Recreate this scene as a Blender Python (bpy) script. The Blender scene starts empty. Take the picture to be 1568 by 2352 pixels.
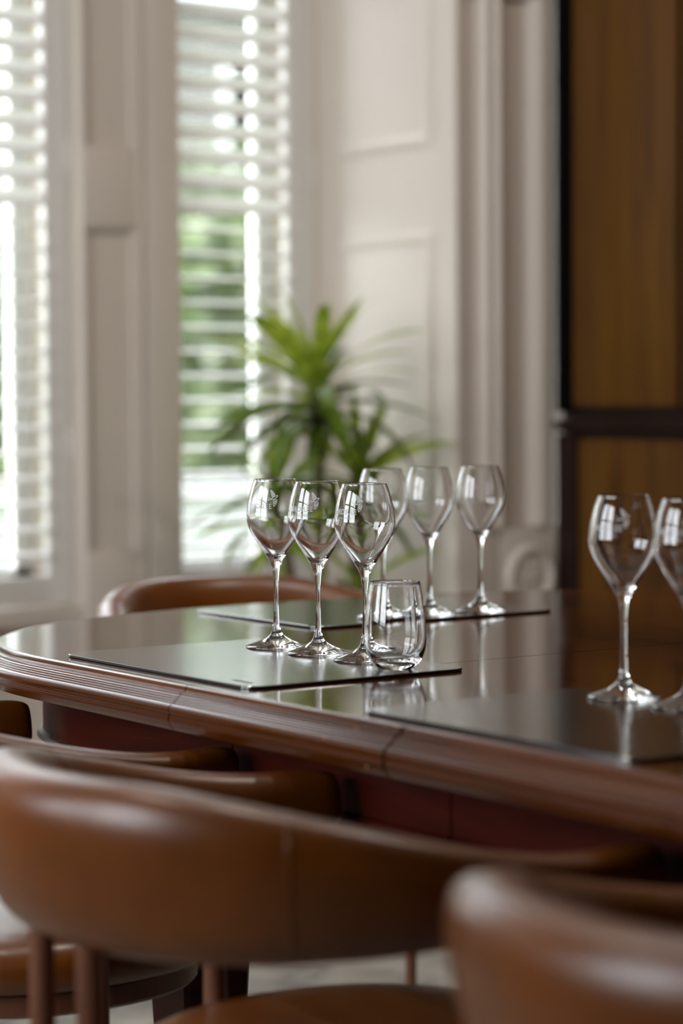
import bpy, bmesh, math, random
from math import pi, sin, cos, radians, sqrt
from mathutils import Vector, Matrix

SC = bpy.context.scene
COL = SC.collection
# ------------------------------------------------------------------ camera
cam_d = bpy.data.cameras.new('camera')
cam = bpy.data.objects.new('camera', cam_d)
COL.objects.link(cam)
SC.camera = cam
cam_d.sensor_fit = 'VERTICAL'
cam_d.sensor_height = 36.0
cam_d.sensor_width = 24.0
cam_d.lens = 85.0
cam_d.clip_start = 0.05
cam_d.clip_end = 300
YAW, PITCH, ROLL, CZ = radians(34.5), math.atan(280.5 / 5553.3), 0.0065, 1.07
f0 = Vector((sin(YAW), cos(YAW), 0)); r0 = Vector((cos(YAW), -sin(YAW), 0)); u0 = Vector((0, 0, 1))
cf = f0 * cos(PITCH) - u0 * sin(PITCH)
cu = u0 * cos(PITCH) + f0 * sin(PITCH)
cr = r0 * cos(ROLL) - cu * sin(ROLL)
cu = cu * cos(ROLL) + r0 * sin(ROLL)
M = Matrix((cr, cu, -cf)).transposed().to_4x4()
M.translation = Vector((0, 0, CZ))
cam.matrix_world = M
cam_d.dof.use_dof = True
cam_d.dof.focus_distance = 2.88
cam_d.dof.aperture_fstop = 2.6
cam_d.dof.aperture_blades = 9

# ------------------------------------------------------------------ world, sun, exposure
W = bpy.data.worlds.new('sky')
SC.world = W
W.use_nodes = True
bg = W.node_tree.nodes['Background']
bg.inputs[0].default_value = (0.90, 0.95, 1.0, 1)
bg.inputs[1].default_value = 12.0
sun_d = bpy.data.lights.new('sun', 'SUN')
sun_d.energy = 9.0
sun_d.angle = radians(10)
sun_d.color = (1.0, 0.95, 0.88)
sun = bpy.data.objects.new('sun', sun_d)
COL.objects.link(sun)
sd = Vector((0.35, -0.45, -0.82)).normalized()
sun.rotation_euler = sd.to_track_quat('-Z', 'Y').to_euler()
sun.location = (-5, 9, 6)
vs = SC.view_settings
vs.view_transform = 'Standard'; vs.look = 'None'; vs.gamma = 1.0; vs.exposure = 0.0
vs.use_curve_mapping = False
SC.cycles.use_denoising = True
SC.cycles.max_bounces = 14
SC.cycles.transmission_bounces = 12
SC.cycles.glossy_bounces = 6
SC.cycles.diffuse_bounces = 5
SC.cycles.sample_clamp_indirect = 12
SC.cycles.blur_glossy = 0.3

# ------------------------------------------------------------------ materials
def lin(h):
    h = h.lstrip('#')
    out = []
    for i in (0, 2, 4):
        c = int(h[i:i + 2], 16) / 255
        out.append(c / 12.92 if c <= 0.04045 else ((c + 0.055) / 1.055) ** 2.4)
    return (*out, 1)

class NT:
    def __init__(s, name):
        s.m = bpy.data.materials.new(name); s.m.use_nodes = True
        s.t = s.m.node_tree; s.n = s.t.nodes; s.l = s.t.links
        s.b = s.n['Principled BSDF']; s.out = s.n['Material Output']
    def new(s, t, **k):
        nd = s.n.new(t)
        for a, v in k.items(): setattr(nd, a, v)
        return nd
    def coords(s, scale, kind='Object'):
        tc = s.new('ShaderNodeTexCoord'); mp = s.new('ShaderNodeMapping')
        mp.inputs['Scale'].default_value = scale
        s.l.new(tc.outputs[kind], mp.inputs[0]); return mp.outputs[0]
    def noise(s, vec, scale=1, detail=4, rough=0.5, dist=0.0):
        nz = s.new('ShaderNodeTexNoise'); nz.inputs['Scale'].default_value = scale
        nz.inputs['Detail'].default_value = detail; nz.inputs['Roughness'].default_value = rough
        nz.inputs['Distortion'].default_value = dist
        s.l.new(vec, nz.inputs['Vector']); return nz.outputs['Fac']
    def ramp(s, fac, stops):
        r = s.new('ShaderNodeValToRGB'); e = r.color_ramp.elements
        while len(e) < len(stops): e.new(0.5)
        for i, (p, c) in enumerate(stops): e[i].position = p; e[i].color = c
        s.l.new(fac, r.inputs[0]); return r.outputs[0]
    def bump(s, h, strength, dist=0.002):
        b = s.new('ShaderNodeBump'); b.inputs['Strength'].default_value = strength
        b.inputs['Distance'].default_value = dist
        s.l.new(h, b.inputs['Height']); s.l.new(b.outputs[0], s.b.inputs['Normal'])
    def set(s, **k):
        for a, v in k.items(): s.b.inputs[a.replace('_', ' ')].default_value = v
        return s

def paint(name, h, rough=0.5, var=0.04):
    t = NT(name); c = lin(h)
    d = tuple(x * (1 - var) for x in c[:3]) + (1,)
    nz = t.noise(t.coords((1, 1, 1)), 3.0, 3)
    t.l.new(t.ramp(nz, [(0.3, d), (0.7, c)]), t.b.inputs['Base Color'])
    t.set(Roughness=rough)
    t.bump(t.noise(t.coords((1, 1, 1)), 180, 2), 0.05, 0.001)
    return t.m

def wood(name, stops, scale, rough, coat=0.0, bump=0.04, chips=None, coat_rough=0.08):
    t = NT(name)
    v = t.coords(scale)
    a = t.noise(v, 1.0, 7, 0.62, 1.2)
    col = t.ramp(a, stops)
    if chips:
        cv = t.coords((70, 45, 110)); c1 = t.noise(cv, 1.0, 5, 0.7)
        c2 = t.noise(t.coords((7, 2.5, 7)), 1.0, 2)
        mu = t.new('ShaderNodeMath', operation='MULTIPLY'); t.l.new(c1, mu.inputs[0]); t.l.new(c2, mu.inputs[1])
        mask = t.ramp(mu.outputs[0], [(0.40, (0, 0, 0, 1)), (0.43, (1, 1, 1, 1))])
        mx = t.new('ShaderNodeMix', data_type='RGBA')
        t.l.new(mask, mx.inputs[0]); t.l.new(col, mx.inputs[6]); mx.inputs[7].default_value = chips
        col = mx.outputs[2]
    t.l.new(col, t.b.inputs['Base Color'])
    t.set(Roughness=rough)
    t.b.inputs['Coat Weight'].default_value = coat
    t.b.inputs['Coat Roughness'].default_value = coat_rough
    t.bump(a, bump, 0.001)
    return t.m

MAT = {}
MAT['paint'] = paint('greige_paint', '#D2C6BA', 0.42)
MAT['ceiling'] = paint('ceiling_paint', '#DAD6CF', 0.7)
MAT['shutter'] = paint('shutter_paint', '#DCD8D3', 0.35)
MAT['slat'] = paint('slat_paint', '#F4F3F3', 0.4)
MAT['sash'] = paint('sash_paint', '#C8C8C8', 0.5)
MAT['stone'] = paint('outer_reveal_paint', '#A0A0A0', 0.7)
MAT['table_top'] = wood('mahogany_top', [(0.30, lin('#281205')), (0.55, lin('#421F09')), (0.75, lin('#542B0E'))],
                        (14, 1.1, 14), 0.11, 0.25, 0.012, None, 0.05)
MAT['table_edge'] = wood('mahogany_edge', [(0.30, lin('#301303')), (0.55, lin('#4E2506')), (0.75, lin('#62380E'))],
                         (9, 1.2, 20), 0.26, 0.15, 0.05, lin('#B08A5C'), 0.12)
MAT['table_apron'] = wood('mahogany_apron', [(0.30, lin('#240602')), (0.55, lin('#3E0D04')), (0.75, lin('#541A07'))],
                          (6, 2.0, 20), 0.42, 0.0, 0.05)
MAT['table_apron'].node_tree.nodes['Principled BSDF'].inputs['Specular IOR Level'].default_value = 0.12
MAT['panel_wood'] = wood('oak_panelling', [(0.30, lin('#341B02')), (0.50, lin('#543203')), (0.72, lin('#664206'))],
                         (10, 10, 0.9), 0.45, 0.10, 0.05)
MAT['panel_dark'] = wood('dark_panelling', [(0.3, lin('#140502')), (0.6, lin('#1E0904')), (0.8, lin('#280E06'))],
                         (10, 10, 0.9), 0.45, 0.10, 0.05)
MAT['chair_wood'] = wood('chair_leg_wood', [(0.3, lin('#54301C')), (0.6, lin('#744630')), (0.8, lin('#80503A'))],
                         (20, 20, 2), 0.4, 0.1, 0.03)
for m_ in ('panel_wood', 'panel_dark', 'table_edge'): MAT[m_].node_tree.nodes['Principled BSDF'].inputs['Specular IOR Level'].default_value = 0.3
MAT['black'] = NT('shade_and_pane_black').set(Base_Color=(0.002, 0.002, 0.002, 1), Roughness=0.8, Specular_IOR_Level=0.05).m  # flat black for the painted corner shade and the house panes

def leather():
    t = NT('tan_leather')
    n1 = t.noise(t.coords((1, 1, 1)), 6, 4, 0.6)
    t.l.new(t.ramp(n1, [(0.3, lin('#552902')), (0.7, lin('#703A04'))]), t.b.inputs['Base Color'])
    t.set(Roughness=0.33)
    t.b.inputs['Specular IOR Level'].default_value = 0.6
    t.bump(t.noise(t.coords((1, 1, 1)), 260, 3), 0.12, 0.001)
    return t.m
MAT['leather'] = leather()

def mat_leather():
    t = NT('charcoal_placemat')
    n1 = t.noise(t.coords((1, 1, 1)), 420, 2, 0.5)
    t.l.new(t.ramp(n1, [(0.3, lin('#121214')), (0.7, lin('#1A1A1D'))]), t.b.inputs['Base Color'])
    t.set(Roughness=0.19)
    t.b.inputs['Specular IOR Level'].default_value = 1.0
    t.b.inputs['Coat Weight'].default_value = 0.6
    t.b.inputs['Coat Roughness'].default_value = 0.15
    t.bump(n1, 0.08, 0.0006)
    return t.m
MAT['placemat'] = mat_leather()
MAT['mat_edge'] = NT('placemat_edge').set(Base_Color=lin('#2A2A33'), Roughness=0.45).m

def carpet():
    t = NT('grey_carpet')
    n1 = t.noise(t.coords((1, 1, 1)), 5, 5, 0.65, 0.8)
    n2 = t.noise(t.coords((1, 1, 1)), 300, 2)
    t.l.new(t.ramp(n1, [(0.35, lin('#77716B')), (0.5, lin('#A39C93')), (0.7, lin('#B4ADA4'))]), t.b.inputs['Base Color'])
    t.set(Roughness=0.95); t.bump(n2, 0.5, 0.004)
    return t.m
MAT['carpet'] = carpet()

MAT['glass'] = NT('clear_glass').set(Base_Color=(1, 1, 1, 1), Roughness=0.0, IOR=1.5).m
MAT['glass'].node_tree.nodes['Principled BSDF'].inputs['Transmission Weight'].default_value = 1.0

def pane():
    t = NT('window_pane')
    tr = t.new('ShaderNodeBsdfTransparent'); gl = t.new('ShaderNodeBsdfGlossy')
    gl.inputs['Roughness'].default_value = 0.02
    fr = t.new('ShaderNodeFresnel'); fr.inputs['IOR'].default_value = 1.45
    mx = t.new('ShaderNodeMixShader')
    t.l.new(fr.outputs[0], mx.inputs[0]); t.l.new(tr.outputs[0], mx.inputs[1]); t.l.new(gl.outputs[0], mx.inputs[2])
    t.l.new(mx.outputs[0], t.out.inputs[0])
    return t.m
MAT['pane'] = pane()

def etched():
    t = NT('etched_frost')
    tr = t.new('ShaderNodeBsdfTransparent'); df = t.new('ShaderNodeBsdfDiffuse')
    df.inputs[0].default_value = (0.9, 0.9, 0.9, 1)
    tl = t.new('ShaderNodeBsdfTranslucent'); tl.inputs[0].default_value = (0.9, 0.9, 0.9, 1)
    m1 = t.new('ShaderNodeMixShader'); m2 = t.new('ShaderNodeMixShader')
    t.l.new(df.outputs[0], m1.inputs[1]); t.l.new(tl.outputs[0], m1.inputs[2])
    m2.inputs[0].default_value = 0.88
    t.l.new(tr.outputs[0], m2.inputs[1]); t.l.new(m1.outputs[0], m2.inputs[2]); t.l.new(m2.outputs[0], t.out.inputs[0])
    return t.m
MAT['etched'] = etched()

def foliage(name, a, b, scale=3.0, rough=0.5):
    t = NT(name)
    n1 = t.noise(t.coords((1, 1, 1)), scale, 3)
    c = t.ramp(n1, [(0.35, lin(a)), (0.65, lin(b))])
    t.l.new(c, t.b.inputs['Base Color'])
    tl = t.new('ShaderNodeBsdfTranslucent'); t.l.new(c, tl.inputs[0])
    mx = t.new('ShaderNodeMixShader'); mx.inputs[0].default_value = 0.35
    t.set(Roughness=rough)
    t.l.new(t.b.outputs[0], mx.inputs[1]); t.l.new(tl.outputs[0], mx.inputs[2]); t.l.new(mx.outputs[0], t.out.inputs[0])
    return t.m
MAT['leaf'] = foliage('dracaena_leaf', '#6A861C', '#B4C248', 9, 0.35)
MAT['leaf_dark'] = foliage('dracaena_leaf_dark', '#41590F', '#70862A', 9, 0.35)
MAT['hedge'] = foliage('hedge_leaf', '#34441E', '#4C5E2C', 0.8)
MAT['hedge_light'] = foliage('light_shrub_leaf', '#4A5630', '#626C3C', 0.8)
MAT['hedge_yellow'] = foliage('yellow_shrub_leaf', '#6E682E', '#807A3C', 0.8)
MAT['lawn'] = paint('lawn_green', '#7C9650', 0.9, 0.25)
MAT['house'] = paint('slate_grey_render', '#4C4B49', 0.8)
MAT['house_roof'] = paint('slate_roof', '#6C7476', 0.7)
MAT['garden_wall'] = paint('white_garden_wall', '#6C6C6E', 0.8)
MAT['bark'] = paint('cane_bark', '#6E5F45', 0.8, 0.3)
MAT['pot'] = paint('planter_glaze', '#5A5A58', 0.4)
MAT['brass'] = NT('hinge_metal').set(Base_Color=lin('#C8C4BE'), Roughness=0.4, Metallic=0.3).m
MAT['stamp'] = NT('dark_stamp').set(Base_Color=(0.008, 0.008, 0.010, 1), Roughness=0.9, Specular_IOR_Level=0.05).m

# ------------------------------------------------------------------ helpers
def link(name, me, mat, parent=None, loc=None, smooth=None):
    o = bpy.data.objects.new(name, me)
    COL.objects.link(o)
    if mat is not None and len(me.materials) == 0: me.materials.append(MAT[mat] if isinstance(mat, str) else mat)
    if parent is not None: o.parent = parent
    if loc is not None: o.location = loc
    return o

def mesh(name, verts, faces, smooth=False, angle=None):
    me = bpy.data.meshes.new(name)
    me.from_pydata([tuple(v) for v in verts], [], faces)
    me.update()
    bm = bmesh.new(); bm.from_mesh(me)
    bmesh.ops.recalc_face_normals(bm, faces=bm.faces)
    bm.to_mesh(me); bm.free()
    if smooth:
        me.polygons.foreach_set('use_smooth', [True] * len(me.polygons))
        if angle: me.set_sharp_from_angle(angle=radians(angle))
    return me

def bm_mesh(name, bm, smooth=False, angle=None):
    me = bpy.data.meshes.new(name); bm.to_mesh(me); bm.free()
    if smooth:
        me.polygons.foreach_set('use_smooth', [True] * len(me.polygons))
        if angle: me.set_sharp_from_angle(angle=radians(angle))
    return me

def add_box(bm, x0, x1, y0, y1, z0, z1, bev=0.0, seg=2):
    vs_ = [bm.verts.new(p) for p in ((x0, y0, z0), (x1, y0, z0), (x1, y1, z0), (x0, y1, z0), (x0, y0, z1), (x1, y0, z1), (x1, y1, z1), (x0, y1, z1))]
    fs = [bm.faces.new([vs_[i] for i in q]) for q in ((3, 2, 1, 0), (4, 5, 6, 7), (0, 1, 5, 4), (1, 2, 6, 5), (2, 3, 7, 6), (3, 0, 4, 7))]
    if bev > 0:
        es = list({e for f in fs for e in f.edges})
        bmesh.ops.bevel(bm, geom=es, offset=bev, segments=seg, profile=0.6, affect='EDGES')

def box(name, mat, x0, x1, y0, y1, z0, z1, parent=None, bev=0.0, seg=2):
    bm = bmesh.new(); add_box(bm, x0, x1, y0, y1, z0, z1, bev, seg)
    return link(name, bm_mesh(name, bm, bev > 0, 40), mat, parent)

def boxes(name, mat, lst, parent=None, bev=0.0):
    bm = bmesh.new()
    for b in lst: add_box(bm, *b, bev)
    return link(name, bm_mesh(name, bm, bev > 0, 40), mat, parent)

def lathe(name, prof, n=48, closed=False, caps=True):
    vs_, fs = [], []
    rings = []
    for r, z in prof:
        if r < 1e-6:
            rings.append([len(vs_)]); vs_.append((0, 0, z))
        else:
            rings.append(list(range(len(vs_), len(vs_) + n)))
            vs_ += [(r * cos(2 * pi * i / n), r * sin(2 * pi * i / n), z) for i in range(n)]
    for a, b in zip(rings, rings[1:]):
        for i in range(n):
            j = (i + 1) % n
            if len(a) == 1 and len(b) == 1: continue
            if len(a) == 1: fs.append((a[0], b[j], b[i]))
            elif len(b) == 1: fs.append((a[i], a[j], b[0]))
            else: fs.append((a[i], a[j], b[j], b[i]))
    if caps:
        for rg in (rings[0], rings[-1]):
            if len(rg) > 1: fs.append(tuple(rg))
    return mesh(name, vs_, fs, True, 50)

def loft(name, rings, closed_ring=True, caps=True, angle=60):
    n = len(rings[0]); vs_ = [p for r in rings for p in r]; fs = []
    for k in range(len(rings) - 1):
        for i in range(n if closed_ring else n - 1):
            j = (i + 1) % n
            fs.append((k * n + i, k * n + j, (k + 1) * n + j, (k + 1) * n + i))
    if caps and closed_ring:
        fs.append(tuple(range(n))); fs.append(tuple(range((len(rings) - 1) * n, len(rings) * n)))
    return mesh(name, vs_, fs, True, angle)

def empty(name, loc=(0, 0, 0), rz=0.0):
    o = bpy.data.objects.new(name, None); COL.objects.link(o)
    o.location = loc; o.rotation_euler = (0, 0, rz); o.empty_display_size = 0.05
    return o

def tag(o, label=None, cat=None, group=None, kind=None):
    if label: o['label'] = label
    if cat: o['category'] = cat
    if group: o['group'] = group
    if kind: o['kind'] = kind
    return o

def struct(o, label=None):
    o['kind'] = 'structure'
    if label: o['label'] = label
    return o

def dup(root, loc, rz):
    r = root.copy(); COL.objects.link(r); r.location = loc; r.rotation_euler = (0, 0, rz)
    for ch in list(root.children):
        c = ch.copy(); COL.objects.link(c); c.parent = r
        for g in list(ch.children):
            d = g.copy(); COL.objects.link(d); d.parent = c
    return r

def smooth01(x):
    x = max(0.0, min(1.0, x)); return x * x * (3 - 2 * x)

# ------------------------------------------------------------------ room shell
XL, XR, YF, YB, ZC = -1.25, 3.567, -2.4, 4.305, 3.1
BX0, BX1, YS = 0.73, 3.27, 4.87        # bay reveals and the shutter plane
struct(box('floor', 'carpet', XL - 0.3, XR + 0.2, YF - 0.2, 5.2, -0.1, 0.0), 'grey carpet under the dining table')
struct(box('ceiling', 'ceiling', XL - 0.3, XR + 0.2, YF - 0.2, 5.2, ZC, ZC + 0.1), 'pale plaster ceiling')
struct(box('wall_front', 'panel_dark', XL - 0.2, XR + 0.2, YF - 0.2, YF, 0, ZC), 'dark panelled wall behind the camera')
# back wall left of the bay, bay walls
wb = struct(boxes('wall_back', 'paint', [
    (XL - 0.2, BX0 - 0.12, YB, 5.2, 0, ZC),                       # left of the bay
    (BX0 - 0.12, BX0, YB, 5.2, 0, ZC),
    (BX0, 2.598, YS + 0.05, 5.2, 0, 0.56),                        # below the sills
    (2.598, BX1, YS + 0.05, 5.2, 0, 0.56),
    (BX0, BX1, YS + 0.05, 5.2, 2.72, ZC),                         # above the heads
]), 'painted bay wall holding the shuttered windows')
struct(boxes('trim_1', 'paint', [(BX0, 2.598, YS - 0.06, YS + 0.05, 0.545, 0.585), (2.70, BX1, YS - 0.06, YS + 0.05, 0.545, 0.585)], None, 0.006), 'painted window sill boards under the shutters')
struct(box('baseboard_back', 'paint', BX0, BX1, YS + 0.025, YS + 0.05, 0, 0.22, None, 0.008), 'painted skirting along the bay')

def pier(name, x0, mirror=False, label=None):
    def X(a): return (x0 + 0.192 - a) if mirror else x0 + a
    def bb(a0, a1, *r): 
        p, q = X(a0), X(a1); return (min(p, q), max(p, q)) + r
    o = struct(boxes(name, 'paint', [bb(0, 0.192, 4.80, 5.09, 0, 2.74), bb(0.085, 0.192, 5.09, 5.2, 0, 2.74)]), label)
    boxes('moulding', 'paint', [bb(0.0, 0.012, 4.79, 4.802, 0.0, 2.74)], o, 0.003)
    boxes('moulding', 'paint', [bb(0.122, 0.134, 4.786, 4.80, 0, 2.74), bb(0.134, 0.150, 4.778, 4.80, 0, 2.74), bb(0.150, 0.156, 4.784, 4.80, 0, 2.74)], o, 0.003)
    boxes('flat_strip', 'paint', [bb(0.156, 0.243, 4.775, 4.812, 0, 2.74)], o, 0.004)
    for z0, z1 in ((1.441, 1.606), (0.0, 0.70), (2.45, 2.62)):
        boxes('block', 'paint', [bb(-0.004, 0.138, 4.781, 4.80, z0, z1), bb(-0.002, 0.134, 4.786, 4.80, z0 - 0.010, z1 + 0.010)], o, 0.004)
    return o
pier('trim_2', 2.598, False, 'panelled painted pier between the two shuttered windows')
pier('trim_3', 1.21, True, 'panelled painted pier at the left of the bay')

# right reveal of the bay: panelled boards facing -X
rv = struct(boxes('wall_bay_right', 'paint', [(BX1, XR + 0.2, YB + 0.046, 5.09, 0, ZC), (3.37, XR + 0.2, 5.09, 5.2, 0, ZC)]), 'sunlit panelled reveal beside the right window')
def rev_panel(x, y0, y1, z0, z1):
    # recessed field framed by a bolection moulding, standing proud of the boards
    bm = bmesh.new()
    steps = [(0.0, 0.0), (0.008, 0.005), (0.020, 0.006), (0.034, 0.001), (0.044, 0.001)]
    prev = None
    for ins, d in steps:
        q = [bm.verts.new((x - d - 0.0005, y, z)) for y, z in ((y0 + ins, z0 + ins), (y1 - ins, z0 + ins), (y1 - ins, z1 - ins), (y0 + ins, z1 - ins))]
        if prev:
            for i in range(4): bm.faces.new((prev[i], prev[(i + 1) % 4], q[(i + 1) % 4], q[i]))
        prev = q
    bm.faces.new(prev)
    bmesh.ops.recalc_face_normals(bm, faces=bm.faces)
    me = bm_mesh('panel', bm)
    return link('panel', me, 'paint', rv)
rev_panel(BX1, 4.385, 4.765, 1.615, 2.62)
rev_panel(BX1, 4.385, 4.765, 0.30, 1.43)
boxes('edge_bead', 'paint', [(BX1 - 0.014, BX1 + 0.002, 4.845, 4.872, 0, 2.74)], rv, 0.004)
# architrave / pilaster right of the bay, faces -Y
YA = YB + 0.046
ar = struct(boxes('trim_4', 'paint', [(BX1 + 0.0005, XR - 0.001, YA - 0.02, YA, 0, 2.9)]), 'moulded architrave with a round rosette block beside the bay')
prof = [(3.270, 0.0), (3.270, 0.020), (3.276, 0.026), (3.296, 0.026), (3.302, 0.018), (3.330, 0.020), (3.345, 0.028), (3.352, 0.038),
        (3.362, 0.038), (3.366, 0.028), (3.370, 0.028), (3.376, 0.042), (3.384, 0.046), (3.392, 0.042), (3.402, 0.030), (3.408, 0.016), (3.412, 0.012),
        (3.478, 0.012), (3.486, 0.020), (3.496, 0.034), (3.508, 0.040), (3.522, 0.038), (3.530, 0.030), (3.536, 0.026), (3.556, 0.026), (3.562, 0.022), (3.563, 0.0)]
def arch_len(z0, z1):
    r = [[(x, YA - 0.02 - d, z0) for x, d in prof], [(x, YA - 0.02 - d, z1) for x, d in prof]]
    me = loft('fluted_moulding', r, True, True, 35); return link('fluted_moulding', me, 'paint', ar)
arch_len(0.757, 1.95)
arch_len(2.18, 2.9)
def rosette_block(zc):
    box('block', 'paint', 3.395, 3.560, YA - 0.050, YA - 0.018, zc - 0.115, zc + 0.112, ar, 0.004)
    boxes('moulding', 'paint', [(3.270, 3.392, YA - 0.048, YA - 0.018, zc - 0.125, zc + 0.125)], ar, 0.006)
    pr = [(0.0, 0.016), (0.008, 0.015), (0.013, 0.009), (0.020, 0.005), (0.030, 0.009), (0.038, 0.006), (0.046, 0.004), (0.052, 0.012), (0.060, 0.016), (0.068, 0.012), (0.072, 0.0)]
    me = lathe('rosette', pr, 40)
    o = link('rosette', me, 'paint', ar, (3.476, YA - 0.049, zc)); o.rotation_euler = (pi / 2, 0, 0)
    for k in range(8):
        a = k * pi / 4
        bm = bmesh.new(); bmesh.ops.create_icosphere(bm, subdivisions=1, radius=1)
        bmesh.ops.scale(bm, verts=bm.verts, vec=(0.013, 0.005, 0.007))
        bmesh.ops.rotate(bm, verts=bm.verts, matrix=Matrix.Rotation(-a, 3, 'Y'))
        p = link('petal', bm_mesh('petal', bm, True), 'paint', ar, (3.476 + 0.030 * cos(a), YA - 0.058, zc + 0.030 * sin(a)))
rosette_block(0.643)
rosette_block(2.065)
box('plinth_block', 'paint', 3.275, 3.562, YA - 0.055, YA - 0.018, 0, 0.515, ar, 0.006)

# right wall: dark panelling
wr = struct(boxes('wall_right', 'panel_dark', [(XR + 0.012, XR + 0.2, YF, YB, 0, ZC)]), 'dark wood panelled wall right of the bay')
def wpanel(y0, y1, z0, z1, m='panel_wood'):
    bm = bmesh.new(); add_box(bm, XR - 0.004, XR + 0.014, y0, y1, z0, z1, 0.003)
    return link('panel', bm_mesh('panel', bm, True, 40), m, wr)
box('corner_shade_strip', 'black', XR - 0.012, XR + 0.013, 4.262, YB - 0.003, 1.015, ZC, wr, 0.002)  # shadow in the wall corner, put in as a matte black strip
edges = [(3.905, 4.250), (3.50, 3.885), (3.05, 3.48), (2.6, 3.03), (2.15, 2.58), (1.7, 2.13), (1.2, 1.68), (0.6, 1.18), (-0.2, 0.58), (-1.2, -0.22)]
for y0, y1 in edges:
    wpanel(y0, y1, 1.03, 2.95)
boxes('dado_rail', 'panel_dark', [(XR - 0.012, XR + 0.013, YF, YB - 0.002, 0.971, 0.983), (XR - 0.020, XR + 0.013, YF, YB - 0.002, 0.983, 0.998)], wr, 0.004)
low = [(3.78, 4.232), (3.30, 3.74), (2.82, 3.26), (2.34, 2.78), (1.86, 2.30), (1.38, 1.82), (0.9, 1.34), (0.2, 0.86), (-0.8, 0.16)]
for y0, y1 in low: wpanel(y0, y1, 0.20, 0.955)
for y0, y1 in [(4.236, YB - 0.003)]:
    boxes('stile', 'panel_dark', [(XR - 0.010, XR + 0.013, y0, y1, 0.0, 0.966)], wr, 0.002)
box('skirting', 'panel_dark', XR - 0.018, XR + 0.013, YF, YB - 0.002, 0, 0.16, wr, 0.004)

# ------------------------------------------------------------------ left wall with three tall sash windows
LW = [(1.35, 2.6), (2.9, 4.2)]
lst = [(XL - 0.2, XL, YF, YB, 0, 0.88), (XL - 0.2, XL, YF, YB, 2.75, ZC)]
ys = [YF] + [v for w in LW for v in w] + [YB]
for i in range(0, len(ys), 2): lst.append((XL - 0.2, XL, ys[i], ys[i + 1], 0.88, 2.75))
struct(boxes('wall_left', 'panel_dark', lst), 'dark panelled wall with tall windows on the left of the room')
for k, (a, b) in enumerate(LW):
    m = (a + b) / 2
    w = struct(boxes('window_%d' % (k + 4), 'sash', [(XL - 0.16, XL - 0.10, a, a + 0.07, 0.88, 2.75), (XL - 0.16, XL - 0.10, b - 0.07, b, 0.88, 2.75),
         (XL - 0.16, XL - 0.10, a, b, 0.88, 0.96), (XL - 0.16, XL - 0.10, a, b, 2.66, 2.75), (XL - 0.16, XL - 0.11, a, b, 1.80, 1.85)]), 'white tall sash window in the left wall')
    boxes('glazing_bar', 'sash', [(XL - 0.145, XL - 0.12, m - 0.2 - 0.012, m - 0.2 + 0.012, 0.92, 2.7), (XL - 0.145, XL - 0.12, m + 0.2 - 0.012, m + 0.2 + 0.012, 0.92, 2.7)], w)
    box('pane', 'pane', XL - 0.134, XL - 0.130, a + 0.05, b - 0.05, 0.92, 2.7, w)

# ------------------------------------------------------------------ bay windows behind the shutters
def sash_window(name, x0, x1, label, mid=True):
    w = struct(boxes(name, 'sash', [(x0, x0 + 0.075, 5.06, 5.09, 0.56, 2.72), (x1 - 0.040, x1, 5.06, 5.09, 0.56, 2.72), (x0, x1, 5.06, 5.09, 0.56, 0.66), (x0, x1, 5.06, 5.09, 2.64, 2.72),
                              (x0, x1, 5.06, 5.085, 2.18, 2.23)]), label)
    box('pane', 'pane', x0 + 0.05, x1 - 0.05, 5.073, 5.077, 0.6, 2.7, w)
    boxes('outer_sill', 'stone', [(x0, x1, 5.20, 5.38, 0.50, 0.56)], w)
    return w
sash_window('window_1', 1.40, 2.597, 'white sash window behind the left shutter')
w2 = sash_window('window_2', 2.792, 3.269, 'narrow white sash window behind the right shutter')
struct(boxes('trim_5', 'stone', [(3.38, 3.55, 5.2, 5.25, 0, 3.1), (2.69, 2.77, 5.2, 5.25, 0, 3.1)]), 'white outer window surrounds')
sash_window('window_3', 0.74, 1.20, 'narrow white sash window at the left of the bay')

# ------------------------------------------------------------------ plantation shutters
PITCH_S = 0.0572
def slat_mesh(L):
    n = 12; r = []
    for x in (-L / 2, L / 2):
        ring = []
        for i in range(n):
            a = 2 * pi * i / n
            ring.append((x, 0.03175 * (abs(cos(a)) ** 0.75) * (1 if cos(a) >= 0 else -1), 0.0050 * sin(a)))
        r.append(ring)
    return loft('slat', r, True, True, 60)
def shutter(x0, x1, label, st0=0.075, st1=0.075, group='plantation shutters in the bay'):
    t = empty('plantation_shutter', ((x0 + x1) / 2, YS, 0.585))
    tag(t, label, 'shutter', group)
    h0 = -0.585
    def part(name, bx, bev=0.003, m='shutter'):
        bm = bmesh.new()
        for b in bx: add_box(bm, *b, bev)
        return link(name, bm_mesh(name, bm, True, 40), m, t)
    w = (x1 - x0) / 2
    part('stile', [(-w, -w + st0, -0.016, 0.016, h0 + 0.59, h0 + 2.72)])
    part('stile', [(w - st1, w, -0.016, 0.016, h0 + 0.59, h0 + 2.72)])
    part('bottom_rail', [(-w + st0, w - st1, -0.015, 0.015, h0 + 0.59, h0 + 0.655)])
    part('top_rail', [(-w + st0, w - st1, -0.015, 0.015, h0 + 2.62, h0 + 2.72)])
    me = slat_mesh(2 * w - st0 - st1 - 0.002)
    cx = (st0 - st1) / 2
    z = 1.905 - PITCH_S * 21
    while z < 2.60:
        if z > 0.67:
            o = link('slat', me, 'slat', t, (cx, 0, h0 + z))
            o.rotation_euler = (radians(40 if z > 1.50 else 4), 0, 0)
        z += PITCH_S
    for zz in (0.95, 1.60, 2.3):
        bm = bmesh.new(); add_box(bm, w - 0.008, w + 0.004, -0.024, -0.010, h0 + zz - 0.035, h0 + zz + 0.035, 0.003)
        link('hinge', bm_mesh('hinge', bm, True, 40), 'shutter', t)
    return t
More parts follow.
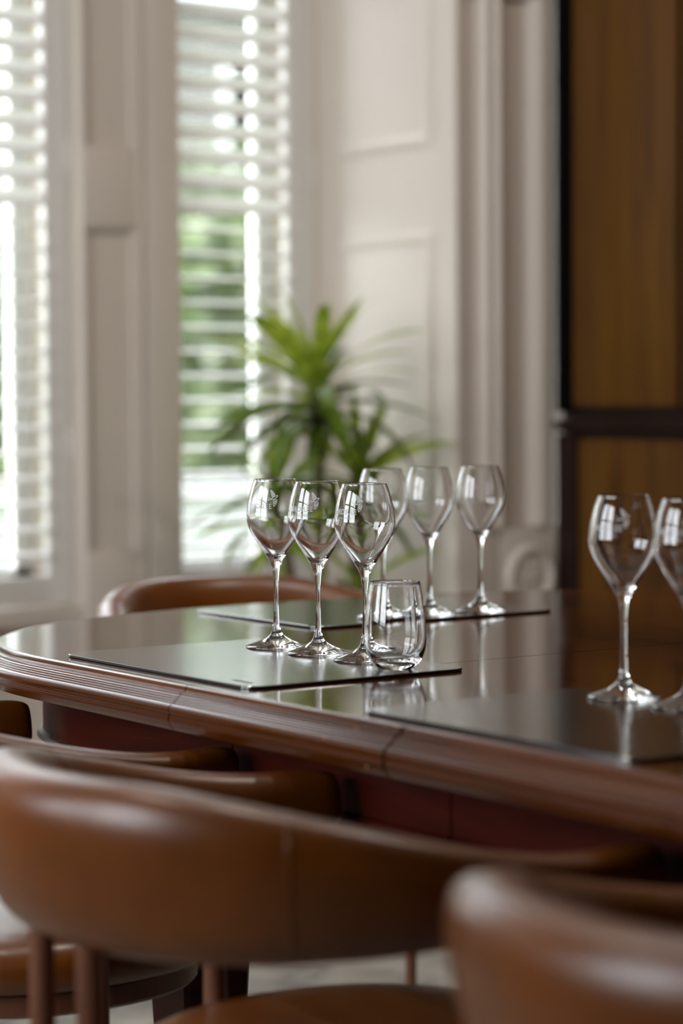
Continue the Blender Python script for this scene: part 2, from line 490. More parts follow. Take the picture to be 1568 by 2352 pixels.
shutter(1.985, 2.598, 'white louvred shutter at the left edge of the photo, left of the pier', 0.075, 0.060)
shutter(2.805, 3.262, 'narrow white louvred shutter between the pier and the panelled reveal', 0.075, 0.075)
shutter(1.40, 1.981, 'white louvred shutter outside the picture beyond the left one')
shutter(0.74, 1.20, 'narrow white louvred shutter at the far left of the bay, out of the picture')
# ------------------------------------------------------------------ dining table
TX0, TX1, TYE, BE, NE, TYE2 = 1.345, 2.655, 3.06, 0.50, 2.5, 0.05
TH = 0.75
tcx, thw = (TX0 + TX1) / 2, (TX1 - TX0) / 2
S1, S2, S3, S4 = 2.252, 1.853, 1.454, 1.055
mp = [(-0.004, 0.0), (0.0015, 0.0), (0.0035, -0.0010), (0.0045, -0.0030), (0.0045, -0.0050), (0.0060, -0.0068), (0.0085, -0.0075),
      (0.0100, -0.0075), (0.0112, -0.0088), (0.0112, -0.0098), (0.0130, -0.0108), (0.0134, -0.0122), (0.0152, -0.0130), (0.0156, -0.0144), (0.0174, -0.0152), (0.0178, -0.0166),
      (0.0196, -0.0174), (0.0200, -0.0186), (0.0225, -0.0190), (0.0245, -0.0200), (0.0262, -0.0222), (0.0268, -0.0250), (0.0264, -0.0276), (0.0250, -0.0296), (0.0248, -0.0304),
      (0.0262, -0.0310), (0.0264, -0.0322), (0.0258, -0.0328), (0.0268, -0.0334), (0.0270, -0.0346), (0.0262, -0.0352), (0.0270, -0.0358), (0.0268, -0.0372),
      (0.0258, -0.0385), (0.0240, -0.0420), (0.0215, -0.0450), (0.0190, -0.0475), (0.0150, -0.0485), (-0.020, -0.0485)]
def end_path(off, y_start, ymir=None):
    """U-shaped path: near side -> far end -> far side; off = outward offset. returns points"""
    pts, nrm = [], []
    base = [(TX0, y_start)]
    n = 6
    for i in range(1, n): base.append((TX0, y_start + (TYE - BE - y_start) * i / n))
    K = 64
    for i in range(K + 1):
        th = pi - pi * i / K
        cx_, sy = cos(th), sin(th)
        x = tcx + thw * (abs(cx_) ** (2 / NE)) * (1 if cx_ > 0 else -1)
        y = TYE - BE + BE * (abs(sy) ** (2 / NE))
        base.append((x, y))
    for i in range(n - 1, 0, -1): base.append((TX1, y_start + (TYE - BE - y_start) * i / n))
    base.append((TX1, y_start))
    out = []
    for i, p in enumerate(base):
        a = base[max(0, i - 1)]; b = base[min(len(base) - 1, i + 1)]
        tx, ty = b[0] - a[0], b[1] - a[1]; l = sqrt(tx * tx + ty * ty) or 1
        nx, ny = -ty / l, tx / l
        if i == 0: nx, ny = -1, 0
        if i == len(base) - 1: nx, ny = 1, 0
        out.append((p[0] + nx * off, p[1] + ny * off))
    return out

tbl = empty('dining_table', (tcx, 1.555, 0))
tag(tbl, 'long polished mahogany dining table with a rounded end and moulded edge', 'table')
tbl_off = Vector((tcx, 1.555, 0))
def tpart(name, me, mat):
    o = link(name, me, mat, tbl); o.location = -tbl_off; return o
def end_leaf(name, y_seam, flip=False):
    paths = [end_path(d, y_seam) for d, z in mp]
    n = len(paths[0])
    vs_, fs, ms = [], [], []
    def T(x, y): return (x, (TYE + TYE2) - y) if flip else (x, y)
    for (d, z), p in zip(mp, paths): vs_ += [T(x, y) + (TH + z,) for x, y in p]
    for k in range(len(mp) - 1):
        for i in range(n - 1): fs.append((k * n + i, k * n + i + 1, (k + 1) * n + i + 1, (k + 1) * n + i)); ms.append(1)
    fs.append(tuple(range(n))); ms.append(0)
    fs.append(tuple(range((len(mp) - 1) * n, len(mp) * n))); ms.append(1)
    fs.append(tuple([k * n for k in range(len(mp))] + [k * n + n - 1 for k in reversed(range(len(mp)))])); ms.append(1)
    me = bpy.data.meshes.new(name); me.from_pydata(vs_, [], fs); me.update()
    me.materials.append(MAT['table_top']); me.materials.append(MAT['table_edge'])
    for p, m in zip(me.polygons, ms): p.material_index = m
    bm = bmesh.new(); bm.from_mesh(me); bmesh.ops.recalc_face_normals(bm, faces=bm.faces); bm.to_mesh(me); bm.free()
    me.polygons.foreach_set('use_smooth', [m == 1 for m in ms]); me.set_sharp_from_angle(angle=radians(28))
    return tpart('end_leaf', me, None)
end_leaf('end_leaf', S1 + 0.0006)
def leaf_section(y0, y1, gap=0.0006):
    prof_l = [(TX0 - d, TH + z) for d, z in mp]; prof_r = [(TX1 + d, TH + z) for d, z in reversed(mp)]
    P = prof_l + prof_r; n = len(P)
    rings = [[(x, y0 + gap, z) for x, z in P], [(x, y1 - 0.0004, z) for x, z in P]]
    vs_ = [p for r in rings for p in r]; fs, ms = [], []
    for k in range(1):
        for i in range(n):
            j = (i + 1) % n
            fs.append((k * n + i, k * n + j, (k + 1) * n + j, (k + 1) * n + i))
            ms.append(0 if i == n - 1 else 1)
    fs += [tuple(range(n)), tuple(range(n, 2 * n))]; ms += [1, 1]
    me = bpy.data.meshes.new('leaf'); me.from_pydata(vs_, [], fs); me.update()
    me.materials.append(MAT['table_top']); me.materials.append(MAT['table_edge'])
    for p, m in zip(me.polygons, ms): p.material_index = m
    bm = bmesh.new(); bm.from_mesh(me); bmesh.ops.recalc_face_normals(bm, faces=bm.faces); bm.to_mesh(me); bm.free()
    me.polygons.foreach_set('use_smooth', [m == 1 for m in ms]); me.set_sharp_from_angle(angle=radians(28))
    return tpart('table_leaf', me, None)
leaf_section(S2, S1 - 0.0010); leaf_section(S3, S2 - 0.0032); leaf_section(S4, S3)
end_leaf('end_leaf', (TYE + TYE2) - S4 + 0.0006, True)
# apron
def apron(y0, y1=None, flip=False):
    def T(x, y): return (x, (TYE + TYE2) - y) if flip else (x, y)
    if y1 is None:
        po = end_path(-0.055, y0); pi_ = end_path(-0.085, y0)
    else:
        po = None
    vs_, fs = [], []
    if po:
        zt, zb = TH - 0.0485, TH - 0.125
        n = len(po)
        prof_a = [(0, zt), (0, zb + 0.012), (0.006, zb + 0.010), (0.008, zb + 0.004), (0.004, zb), (-0.028, zb), (-0.028, zt)]
        ps = [end_path(-0.055 + d, y0) for d, z in prof_a]
        rings = [[T(*ps[k][i]) + (prof_a[k][1],) for k in range(len(prof_a))] for i in range(n)]
        return tpart('apron', loft('apron', rings, True, True, 35), 'table_apron')
    out = []
    for sx, x0 in ((-1, TX0 + 0.055), (1, TX1 - 0.055)):
        zt, zb = TH - 0.0485, TH - 0.125
        prof_a = [(0, zt), (0, zb + 0.012), (0.006, zb + 0.010), (0.008, zb + 0.004), (0.004, zb), (-0.028, zb), (-0.028, zt)]
        rings = [[(x0 + sx * d, yy, z) for d, z in prof_a] for yy in (y0 + 0.0015, y1 - 0.0015)]
        out.append(tpart('apron', loft('apron', rings, True, True, 35), 'table_apron'))
    return out
apron(S1 + 0.0015)
apron(S2, S1); apron(S3, S2); apron(S4, S3)
apron((TYE + TYE2) - S4 + 0.0015, None, True)
def table_leg(x, y):
    prof_ = [(0.060, 0.702), (0.060, 0.56), (0.056, 0.545), (0.058, 0.53), (0.054, 0.50), (0.036, 0.09), (0.044, 0.08), (0.046, 0.05), (0.036, 0.0)]
    rings = []
    for r, z in prof_:
        c = r * 0.14
        rings.append([(x + a, y + b, z) for a, b in ((-r + c, -r), (r - c, -r), (r, -r + c), (r, r - c), (r - c, r), (-r + c, r), (-r, r - c), (-r, -r + c))])
    tpart('leg', loft('leg', rings, True, True, 25), 'table_apron')
for x, y in ((1.540, 2.56), (2.460, 2.56), (1.540, 0.55), (2.460, 0.55)): table_leg(x, y)

# ------------------------------------------------------------------ chairs
def make_chair(label, group):
    t = empty('tub_chair')
    tag(t, label, 'chair', group)
    R, LA = 0.258, 0.185
    Lb = pi * R / 2; Lt = Lb + LA
    N, Mx = 72, 28
    def path(s):                       # s in [-1,1]; returns centre-line point, outward normal
        d = abs(s) * Lt; sg = 1 if s >= 0 else -1
        if d < Lb:
            a = d / R; p = (R * sin(a), -R * cos(a)); n = (sin(a), -cos(a))
        else:
            e = (d - Lb) / LA
            p = (R - 0.022 * e * e, LA * e); n = (cos(0.22 * e), sin(0.22 * e) * 0.6)
        l = sqrt(n[0] ** 2 + n[1] ** 2)
        return (sg * p[0], p[1]), (sg * n[0] / l, n[1] / l)
    def section(s, scale_t=1.0, scale_h=1.0, grow=0.0):
        d = abs(s)
        k = smooth01((d - 0.15) / 0.75)
        top = 0.758 - 0.074 * k; bot = 0.610 + 0.018 * k
        zc, hh = (top + bot) / 2, (top - bot) / 2 * scale_h + grow
        ht = (0.034 - 0.008 * k) * scale_t + grow
        (px_, py_), (nx, ny) = path(s)
        ring = []
        for i in range(Mx):
            a = 2 * pi * i / Mx
            c, si = cos(a), sin(a)
            e = 2 / 2.7
            o = ht * abs(c) ** e * (1 if c > 0 else -1)
            z = hh * abs(si) ** e * (1 if si > 0 else -1)
            if o > 0: o *= 1.25
            lean = 0.035 * (z / max(hh, 1e-4)) * (1 - 0.6 * k) * scale_h
            o += lean * 0.45
            ring.append((px_ + nx * o, py_ + ny * o, zc + z))
        return ring
    rings = []
    ends = [0.02, 0.35, 0.6, 0.8, 0.93]
    sl = [-1 + 0.045 * q for q in (0, 0.06, 0.2, 0.42, 0.7)]
    for q, s in zip(ends, sl): rings.append(section(s, sqrt(q) * 0.98 + 0.02, 0.55 + 0.45 * sqrt(q)))
    for i in range(N + 1): rings.append(section(-0.955 + 1.91 * i / N))
    for q, s in zip(reversed(ends), reversed(sl)): rings.append(section(-s, sqrt(q) * 0.98 + 0.02, 0.55 + 0.45 * sqrt(q)))
    back = link('backrest', loft('backrest', rings, True, True, 70), 'leather', t)
    for s in (-0.40, 0.40):            # piped seams where back meets arms
        r1 = section(s - 0.004, 1, 1, -0.0005); r2 = section(s, 1, 1, 0.0012); r3 = section(s + 0.004, 1, 1, -0.0005)
        link('seam', loft('seam', [r1, r2, r3], True, False, 80), 'leather', back)
    # seat cushion
    def sring(r, z, n=48):
        out = []
        for i in range(n):
            a = 2 * pi * i / n
            c, si = cos(a), sin(a); e = 2 / 2.3
            out.append((r * abs(c) ** e * (1 if c > 0 else -1), 0.055 + r * 0.98 * abs(si) ** e * (1 if si > 0 else -1), z))
        return out
    sp = [(0.02, 0.425), (0.190, 0.425), (0.207, 0.430), (0.215, 0.442), (0.215, 0.458), (0.207, 0.472), (0.19, 0.481), (0.15, 0.485), (0.09, 0.483), (0.02, 0.482)]
    link('seat', loft('seat', [sring(r, z) for r, z in sp], True, True, 60), 'leather', t)
    fp = [(0.14, 0.400), (0.190, 0.400), (0.194, 0.404), (0.194, 0.4245), (0.14, 0.4245)]
    link('seat_frame', loft('seat_frame', [sring(r, z) for r, z in fp], True, True, 40), 'chair_wood', t)
    for lx, ly in ((-0.042, -0.252), (0.042, -0.252), (-0.222, 0.03), (0.222, 0.03)):
        k = 0.0
        rg = []
        for r, z in ((0.0075, 0.0), (0.0085, 0.02), (0.0115, 0.40), (0.0115, 0.45), (0.0110, 0.64)):
            ox, oy = lx * (1 + k * (0.45 - z) * 0.5), ly * (1 + k * (0.45 - z) * 0.5)
            rg.append([(ox + r * cos(2 * pi * i / 14), oy + r * sin(2 * pi * i / 14), z) for i in range(14)])
        link('leg', loft('leg', rg, True, True, 50), 'chair_wood', t)
    return t
CG = 'tan leather tub chairs around the table'
ch = make_chair('large tan tub chair at the bottom left, nearest the left edge, backing onto the camera', CG)
ch.location = (1.195, 1.785, 0); ch.rotation_euler = (0, 0, -pi / 2)
c2 = dup(ch, (1.20, 2.475, 0), -pi / 2)
c2['label'] = 'tan tub chair mostly beyond the left edge, its dark arm under the table end'
c4 = dup(ch, (1.195, 1.085, 0), -pi / 2)
c4['label'] = 'tan tub chair in the bottom right corner, nearest the camera'
hc = dup(ch, (2.10, 3.215, 0), pi)
hc['label'] = 'tan tub chair at the rounded far end of the table before the windows'

# ------------------------------------------------------------------ placemats
def placemat(cx_, cy_, lx, ly, label, stamp=None):
    R, n = 0.022, 8
    def ring(ins, z):
        out = []
        for sx, sy, a0 in ((1, 1, 0), (-1, 1, pi / 2), (-1, -1, pi), (1, -1, 1.5 * pi)):
            for i in range(n + 1):
                a = a0 + pi / 2 * i / n
                out.append((sx * (lx / 2 - R) + (R - ins) * cos(a), sy * (ly / 2 - R) + (R - ins) * sin(a), z))
        return out
    o = link('placemat', loft('placemat', [ring(0.0006, 0), ring(0, 0.0006), ring(0, 0.0030), ring(0.0007, 0.0036)], True, True, 30), 'placemat')
    o.location = (cx_, cy_, TH + 0.0002)
    tag(o, label, 'placemat', 'charcoal placemats')
    if stamp:
        sx, sy, sl, along = stamp
        w, l = (0.0022, sl) if along == 'y' else (sl, 0.0022)
        bm = bmesh.new()
        add_box(bm, sx - w, sx + w, sy - l / 2, sy + l / 2, 0.0034, 0.00366)
        link('stamped_mark', bm_mesh('stamped_mark', bm), 'stamp', o)
    return o
MATZ = TH + 0.0038
placemat(1.520, 2.384, 0.296, 0.425, 'charcoal placemat under three stemmed glasses and the tumbler', (-0.127, -0.165, 0.040, 'y'))
placemat(1.512, 1.752, 0.296, 0.415, 'charcoal placemat near the right edge under two stemmed glasses')
placemat(2.005, 2.838, 0.415, 0.325, 'charcoal placemat before the end chair under three blurred glasses')

# ------------------------------------------------------------------ wine glasses
OUT = [(0.0, 0.0006), (0.030, 0.0), (0.0362, 0.0003), (0.0375, 0.0014), (0.0362, 0.0030), (0.028, 0.0058), (0.018, 0.0095), (0.0105, 0.0140), (0.0066, 0.0190),
       (0.0045, 0.026), (0.0036, 0.036), (0.0031, 0.055), (0.0031, 0.070), (0.0034, 0.084), (0.0043, 0.094), (0.0058, 0.1005), (0.0085, 0.1070),
       (0.0128, 0.1145), (0.0180, 0.1225), (0.0235, 0.1310), (0.0285, 0.1390), (0.0325, 0.1470), (0.0350, 0.1545), (0.0358, 0.1610), (0.0353, 0.1690),
       (0.0340, 0.1790), (0.0318, 0.1895), (0.0290, 0.1990), (0.0262, 0.2065)]
def bowl_r(z):
    for (r0_, z0), (r1, z1) in zip(OUT[16:], OUT[17:]):
        if z0 <= z <= z1: return r0_ + (r1 - r0_) * (z - z0) / (z1 - z0)
    return OUT[-1][0]
def catmull(pts, sub):
    out = []
    for i in range(len(pts) - 1):
        p0 = pts[max(0, i - 1)]; p1 = pts[i]; p2 = pts[i + 1]; p3 = pts[min(len(pts) - 1, i + 2)]
        for j in range(sub):
            t = j / sub
            out.append(tuple(max(0.0, 0.5 * ((2 * b) + (c - a) * t + (2 * a - 5 * b + 4 * c - d) * t * t + (-a + 3 * b - 3 * c + d) * t ** 3)) for a, b, c, d in zip(p0, p1, p2, p3)))
    out.append(pts[-1]); return out
INN = [(0.0253, 0.2065), (0.0282, 0.1988), (0.0310, 0.1893), (0.0332, 0.1788), (0.0345, 0.1690), (0.0350, 0.1610), (0.0341, 0.1548), (0.0315, 0.1475),
       (0.0274, 0.1398), (0.0222, 0.1320), (0.0164, 0.1240), (0.0108, 0.1168), (0.0058, 0.1122), (0.0, 0.1108)]
def glass_profile():
    o = catmull(OUT[1:], 3)
    rim = [(0.02615, 0.2072), (0.02575, 0.2074), (0.02535, 0.2071)]
    i = catmull(INN, 3)
    return [(0.0, 0.0006)] + o + rim + i
GLASS_ME = lathe('wine_glass', glass_profile(), 72)
GLASS_ME.set_sharp_from_angle(angle=radians(80))

def logo_mesh():
    """wordmark, small line and swallow, bent round the bowl; local azimuth -Y is the wordmark's centre"""
    bm = bmesh.new()
    def place(a, z):
        r = bowl_r(z) + 0.00012
        th = a / 0.0340
        return (r * sin(th), -r * cos(th), z)
    def add_text(body, size, z0, spacing=1.0, squeeze=1.0):
        cu_ = bpy.data.curves.new('t', 'FONT'); cu_.body = body; cu_.size = size; cu_.align_x = 'CENTER'; cu_.space_character = spacing
        cu_.resolution_u = 3; cu_.offset = 0.00012 if size > 0.005 else 0.00010
        ob = bpy.data.objects.new('t', cu_); COL.objects.link(ob)
        dg = bpy.context.evaluated_depsgraph_get(); dg.update()
        me = bpy.data.meshes.new_from_object(ob.evaluated_get(dg))
        vm = [bm.verts.new(place(v.co.x * squeeze, z0 + v.co.y)) for v in me.vertices]
        for p in me.polygons:
            try: bm.faces.new([vm[i] for i in p.vertices])
            except ValueError: pass
        bpy.data.objects.remove(ob); bpy.data.meshes.remove(me); bpy.data.curves.remove(cu_)
    add_text('BIRDSLEE', 0.0088, 0.1725, 1.12, 0.80)
    add_text('ENGLAND', 0.0036, 0.1668, 1.5, 0.9)
    # swallow in strokes: centre
    ca, cz_ = 0.0165, 0.1855
    k = 1 / 21470
    def P(x, y): return place(ca + (x - 760) * k * 1.15, cz_ - (y - 500) * k)
    def poly(pts):
        vs2 = [bm.verts.new(P(*p)) for p in pts]; bm.faces.new(vs2)
    def stroke(pts, w):
        for (xa, ya), (xb, yb) in zip(pts, pts[1:]):
            dx, dy = xb - xa, yb - ya; l = sqrt(dx * dx + dy * dy); nx, ny = -dy / l * w, dx / l * w
            poly([(xa - nx, ya - ny), (xb - nx, yb - ny), (xb + nx, yb + ny), (xa + nx, ya + ny)])
    stroke([(720, 285), (770, 330), (810, 380), (832, 425), (800, 460), (765, 480), (745, 430), (728, 360), (720, 285)], 8)
    stroke([(735, 320), (800, 440)], 9); stroke([(760, 330), (815, 425)], 8); stroke([(745, 380), (785, 465)], 8)
    stroke([(800, 715), (840, 670), (868, 610), (876, 540), (840, 530), (800, 545), (785, 600), (788, 650), (800, 715)], 8)
    stroke([(815, 660), (850, 560)], 9); stroke([(800, 640), (820, 560)], 8); stroke([(835, 640), (866, 560)], 8)
    stroke([(740, 525), (790, 475), (840, 450), (880, 430), (895, 445), (872, 480), (830, 515), (780, 535), (740, 525)], 8)
    poly([(862, 440), (885, 428), (898, 446), (876, 470)])
    stroke([(745, 528), (680, 500), (605, 452)], 6); stroke([(745, 530), (690, 545), (592, 556)], 6)
    stroke([(700, 520), (665, 575)], 5)
    bmesh.ops.recalc_face_normals(bm, faces=bm.faces)
    return bm_mesh('etched_logo', bm, True)
LOGO_ME = logo_mesh()
GG = 'stemmed tasting glasses'
def wine_glass(x, y, rz, label):
    o = link('wine_glass', GLASS_ME, 'glass', None, (x, y, MATZ)); o.rotation_euler = (0, 0, rz)
    tag(o, label, 'wine glass', GG)
    link('etched_logo', LOGO_ME, 'etched', o)
    return o
# logo faces the diner: local -Y turned to the wanted azimuth
def az(dx, dy): return math.atan2(dy, dx) + pi / 2
face = az(-0.946, -0.325)
wine_glass(1.613, 2.490, face + 0.06, 'leftmost of the three sharp stemmed glasses on the near placemat')
wine_glass(1.613, 2.398, face + 0.02, 'middle one of the three sharp stemmed glasses on the near placemat')
wine_glass(1.616, 2.304, face - 0.12, 'stemmed glass with its foot behind the tumbler, third in the sharp row')
wine_glass(1.940, 2.722, az(0.1, 1), 'blurred far stemmed glass half hidden behind the third sharp one')
wine_glass(2.020, 2.722, az(0.1, 1), 'middle one of the three blurred far stemmed glasses before the pale wall')
wine_glass(2.106, 2.717, az(0.1, 1), 'rightmost of the three blurred far stemmed glasses, beside the architrave')
wine_glass(1.628, 1.862, face, 'whole stemmed glass on the right placemat before the dark panelling')
wine_glass(1.631, 1.768, face, 'stemmed glass cut by the right edge of the photo')

TO = [(0.0, 0.0022), (0.012, 0.0010), (0.0185, 0.0), (0.0215, 0.0012), (0.0258, 0.0052), (0.0305, 0.0125), (0.0338, 0.0215), (0.0352, 0.0310), (0.0352, 0.0420), (0.0342, 0.0560),
      (0.0326, 0.0700), (0.0306, 0.0850), (0.0284, 0.0985)]
TI = [(0.0274, 0.0985), (0.0296, 0.0850), (0.0316, 0.0700), (0.0331, 0.0560), (0.0340, 0.0420), (0.0338, 0.0315), (0.0320, 0.0230), (0.0280, 0.0155), (0.0220, 0.0105), (0.0130, 0.0078), (0.0, 0.0070)]
prof_t = [(0.0, 0.0022)] + catmull(TO[1:], 3) + [(0.0281, 0.0991), (0.0277, 0.0991)] + catmull(TI, 3)
tb = link('tumbler', lathe('tumbler', prof_t, 72), 'glass', None, (1.596, 2.216, MATZ))
tag(tb, 'clear stemless tumbler in front of the third wine glass', 'tumbler')

# ------------------------------------------------------------------ plant
random.seed(7)
def leaf_mesh(droop, width, twist=0.0):
    n = 14; vs_, fs = [], []
    x = z = 0.0; ang = 0.0
    for i in range(n + 1):
        t = i / n
        w = width * (0.55 + 0.75 * t) * (1 - t ** 2.6) if t < 1 else 0.0008
        w = max(w, 0.0008)
        fold = 0.25 * w * (1 - t)
        tw = twist * t
        vs_ += [(x, -w * cos(tw), z + fold + w * sin(tw)), (x, 0, z), (x, w * cos(tw), z + fold - w * sin(tw))]
        ang = -droop * (t ** 1.4)
        x += cos(ang) / n; z += sin(ang) / n
    for i in range(n):
        a = i * 3
        fs += [(a, a + 1, a + 4, a + 3), (a + 1, a + 2, a + 5, a + 4)]
    me = bpy.data.meshes.new('leaf'); me.from_pydata(vs_, [], fs); me.update()
    me.polygons.foreach_set('use_smooth', [True] * len(me.polygons))
    return me
LEAVES = {}
for m in ('leaf', 'leaf_dark'):
    LEAVES[m] = []
    for dr, wd in ((0.4, 0.080), (0.8, 0.088), (1.2, 0.088), (1.6, 0.086), (2.0, 0.082)):
        me = leaf_mesh(dr, wd, random.uniform(-0.5, 0.5)); me.materials.append(MAT[m]); LEAVES[m].append(me)
pl = empty('potted_dracaena', (3.0, 4.38, 0))
tag(pl, 'tall potted dracaena with arching strap leaves before the pale panelled reveal', 'plant')
def crown(cx_, cy_, cz_, n, L, up=1.0):
    for i in range(n):
        t = i / (n - 1)
        a = i * 2.39996 + random.uniform(-0.25, 0.25)
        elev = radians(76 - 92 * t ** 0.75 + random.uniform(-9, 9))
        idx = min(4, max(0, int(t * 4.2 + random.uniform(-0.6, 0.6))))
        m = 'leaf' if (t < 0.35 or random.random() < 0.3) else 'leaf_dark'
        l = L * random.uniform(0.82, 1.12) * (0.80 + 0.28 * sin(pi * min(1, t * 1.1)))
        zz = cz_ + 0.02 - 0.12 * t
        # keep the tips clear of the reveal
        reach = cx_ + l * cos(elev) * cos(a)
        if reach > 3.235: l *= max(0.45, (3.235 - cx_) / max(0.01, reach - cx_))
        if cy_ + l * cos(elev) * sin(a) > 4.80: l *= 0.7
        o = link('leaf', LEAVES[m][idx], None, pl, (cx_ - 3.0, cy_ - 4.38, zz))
        o.rotation_mode = 'XYZ'
        o.rotation_euler = (random.uniform(-0.6, 0.6), -elev, a)
        o.scale = (l, l, l)
CR = [(2.955, 4.39, 1.09, 44, 0.285), (3.03, 4.345, 0.885, 38, 0.230), (2.88, 4.46, 0.83, 26, 0.20), (3.03, 4.34, 0.63, 24, 0.20)]
for c in CR: crown(*c)
def tube(name, pts, radii, mat, parent, n=10):
    rings = []
    for i, (p, r) in enumerate(zip(pts, radii)):
        rings.append([(p[0] + r * cos(2 * pi * k / n), p[1] + r * sin(2 * pi * k / n), p[2]) for k in range(n)])
    return link(name, loft(name, rings, True, True, 60), mat, parent)
for (cx_, cy_, cz_, n_, L_), (bx, by) in zip(CR, ((-0.03, 0.02), (0.02, -0.02), (-0.05, 0.05), (0.05, 0.03))):
    pts, rad = [], []
    for i in range(9):
        t = i / 8
        pts.append((bx + (cx_ - 3.0 - bx) * t ** 1.5, by + (cy_ - 4.38 - by) * t ** 1.5, 0.30 + (cz_ + 0.06 - 0.30) * t)); rad.append(0.014 - 0.003 * t)
    tube('cane', pts, rad, 'bark', pl)
pp = [(0.0, 0.0), (0.105, 0.0), (0.112, 0.006), (0.135, 0.30), (0.140, 0.315), (0.140, 0.335), (0.130, 0.338), (0.126, 0.325), (0.124, 0.30), (0.0, 0.30)]
link('pot', lathe('pot', pp, 40), 'pot', pl)
soil = link('soil', lathe('soil', [(0.0, 0.312), (0.06, 0.310), (0.122, 0.302), (0.122, 0.29), (0.0, 0.29)], 24), 'bark', pl)

# ------------------------------------------------------------------ garden
struct(box('ground', 'lawn', -20, 60, 5.4, 70, -0.5, -0.35), 'lawn outside the windows')
gw = struct(box('wall_garden', 'garden_wall', -6, 22, 11.3, 11.6, -0.36, 0.50), 'low white garden wall outside')
boxes('coping', 'garden_wall', [(-6, 22, 11.24, 11.66, 0.50, 0.56)], gw, 0.01)
def shrub(x, y, rx, rz, n, mat, label, seed, size=0.13):
    random.seed(seed)
    t = empty('garden_shrub', (x, y, -0.35)); tag(t, label, 'shrub', 'shrubs outside the windows')
    vs_, fs = [], []
    for i in range(n):
        th = random.uniform(0, 2 * pi); ph = math.acos(random.uniform(-0.25, 1))
        lump = 1 + 0.14 * sin(3 * th + seed) * sin(4 * ph) + 0.10 * sin(7 * th + 2 * ph)
        rr = lump * random.uniform(0.80, 1.02)
        p = Vector((rx * 0.85 * rr * sin(ph) * cos(th), rx * 0.7 * rr * sin(ph) * sin(th), rz * 0.30 + rz * 0.70 * rr * cos(ph)))
        a = Vector((random.gauss(0, 1), random.gauss(0, 1), random.gauss(0, 1))).normalized()
        b = a.orthogonal().normalized(); s = size * random.uniform(0.7, 1.3)
        k = len(vs_)
        vs_ += [p + a * s, p + b * s * 0.5, p - a * s, p - b * s * 0.5]; fs.append((k, k + 1, k + 2, k + 3))
    me = bpy.data.meshes.new('foliage'); me.from_pydata([tuple(v) for v in vs_], [], fs); me.update()
    o = link('foliage', me, mat, t); o['kind'] = 'stuff'
    tube('stem', [(0, 0, 0), (0.03, 0, rz * 0.4), (0, 0.02, rz * 0.8)], [0.08, 0.06, 0.03], 'bark', t)
    return t
SH = [(4.7, 14.6, 1.05, 2.7, 'hedge', 'dark green shrub left of the light one outside'),
      (6.9, 15.2, 1.05, 3.2, 'hedge_light', 'light yellow green shrub standing well behind the garden wall'),
      (9.15, 14.6, 1.10, 2.9, 'hedge', 'green bush seen through the narrow right shutter'),
      (11.5, 15.2, 1.15, 3.3, 'hedge_light', 'light green shrub beyond the right window frame'),
      (13.9, 14.6, 1.15, 2.8, 'hedge', 'dark green shrub outside beyond the light one on the right'),
      (7.0, 12.8, 0.42, 2.0, 'hedge_yellow', 'small yellow flowering shrub just behind the garden wall'),
      (2.4, 15.2, 1.05, 3.0, 'hedge_light', 'light green shrub outside at the far left'),
      (0.0, 14.6, 1.15, 2.8, 'hedge', 'broad green shrub outside beyond the left wall'),
      (8.1, 12.8, 0.50, 1.7, 'hedge', 'low green shrub beside the yellow flowering one'),
      (5.8, 12.8, 0.55, 1.9, 'hedge', 'low green shrub left of the yellow flowering one'),
      (8.0, 19.0, 1.3, 3.3, 'hedge', 'tall dark green shrub filling the gap behind the others'),
      (11.9, 19.0, 1.3, 3.4, 'hedge_light', 'tall light green shrub in the second row outside'),
      (4.2, 19.0, 1.3, 3.2, 'hedge_light', 'tall light green shrub behind the dark one on the left')]
for i, s in enumerate(SH): shrub(*s[:4], 2400 if s[2] > 1 else 900, s[4], s[5], 11 + i)
ho = empty('house', (12.0, 27.0, -0.35)); tag(ho, 'grey rendered house behind the garden shrubs', 'house')
box('wall', 'house', -9, 9, -2, 4, 0, 6.0, ho)
vs_ = [(-9.4, -2.4, 6.0), (9.4, -2.4, 6.0), (9.4, 4.4, 6.0), (-9.4, 4.4, 6.0), (-9.4, 1, 8.2), (9.4, 1, 8.2)]
link('roof', mesh('roof', vs_, [(0, 1, 5, 4), (2, 3, 4, 5), (0, 4, 3), (1, 2, 5), (0, 3, 2, 1)]), 'house_roof', ho)
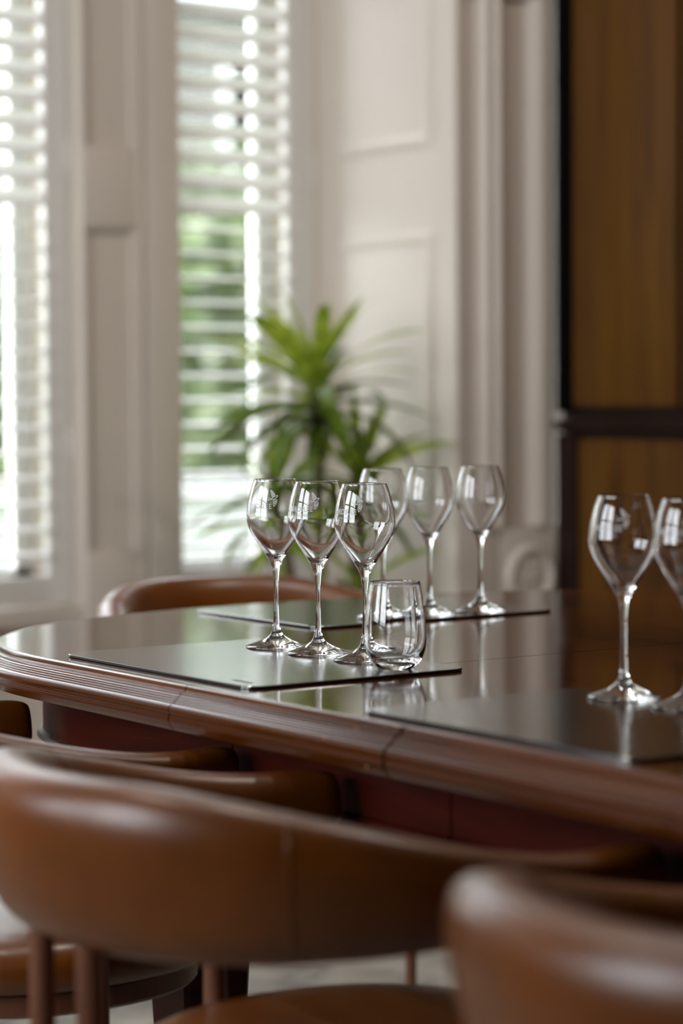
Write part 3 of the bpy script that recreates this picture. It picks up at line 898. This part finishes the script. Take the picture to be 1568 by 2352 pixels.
for wx in (-6.5, -3.0, 0.5, 4.0, 7.0):
    for wz in (1.2, 4.0):
        fr = boxes('window', 'sash', [(wx - 0.55, wx - 0.48, -2.06, -1.98, wz, wz + 1.4), (wx + 0.48, wx + 0.55, -2.06, -1.98, wz, wz + 1.4), (wx - 0.55, wx + 0.55, -2.06, -1.98, wz, wz + 0.07), (wx - 0.55, wx + 0.55, -2.06, -1.98, wz + 1.33, wz + 1.4), (wx - 0.03, wx + 0.03, -2.05, -1.99, wz, wz + 1.4)], ho)
        box('pane', 'black', wx - 0.48, wx + 0.48, -2.02, -1.995, wz + 0.07, wz + 1.33, fr)

# ------------------------------------------------------------------ ceiling downlights
def downlight(x, y, label, watts):
    t = empty('downlight', (x, y, ZC)); tag(t, label, 'ceiling light', 'ceiling downlights')
    link('trim_ring', lathe('trim_ring', [(0.050, -0.0005), (0.075, -0.0005), (0.074, -0.006), (0.060, -0.008), (0.050, -0.004)], 32, caps=False), 'ceiling', t)
    d = bpy.data.lights.new('downlight_lamp', 'AREA'); d.shape = 'DISK'; d.size = 0.10; d.energy = watts; d.color = (1.0, 0.94, 0.86)
    o = bpy.data.objects.new('downlight_lamp', d); COL.objects.link(o); o.parent = t; o.location = (0, 0, -0.004)
for x, y, w_, l_ in ((0.9, 2.8, 10, 'left ceiling downlight over the table end'), (2.0, 2.8, 10, 'middle ceiling downlight over the table end'), (3.0, 2.8, 10, 'right ceiling downlight over the table end')):
    downlight(x, y, l_, w_)

# ------------------------------------------------------------------ portals in the window openings
def portal(loc, rot, sx, sy):
    d = bpy.data.lights.new('window_portal', 'AREA'); d.shape = 'RECTANGLE'; d.size = sx; d.size_y = sy
    d.cycles.is_portal = True
    o = bpy.data.objects.new('window_portal', d); COL.objects.link(o); o.location = loc; o.rotation_euler = rot
for a, b in LW: portal((XL - 0.25, (a + b) / 2, 1.82), (0, -pi / 2, 0), 1.95, b - a)
portal((2.0, 5.4, 1.65), (-pi / 2, 0, 0), 2.8, 2.3)
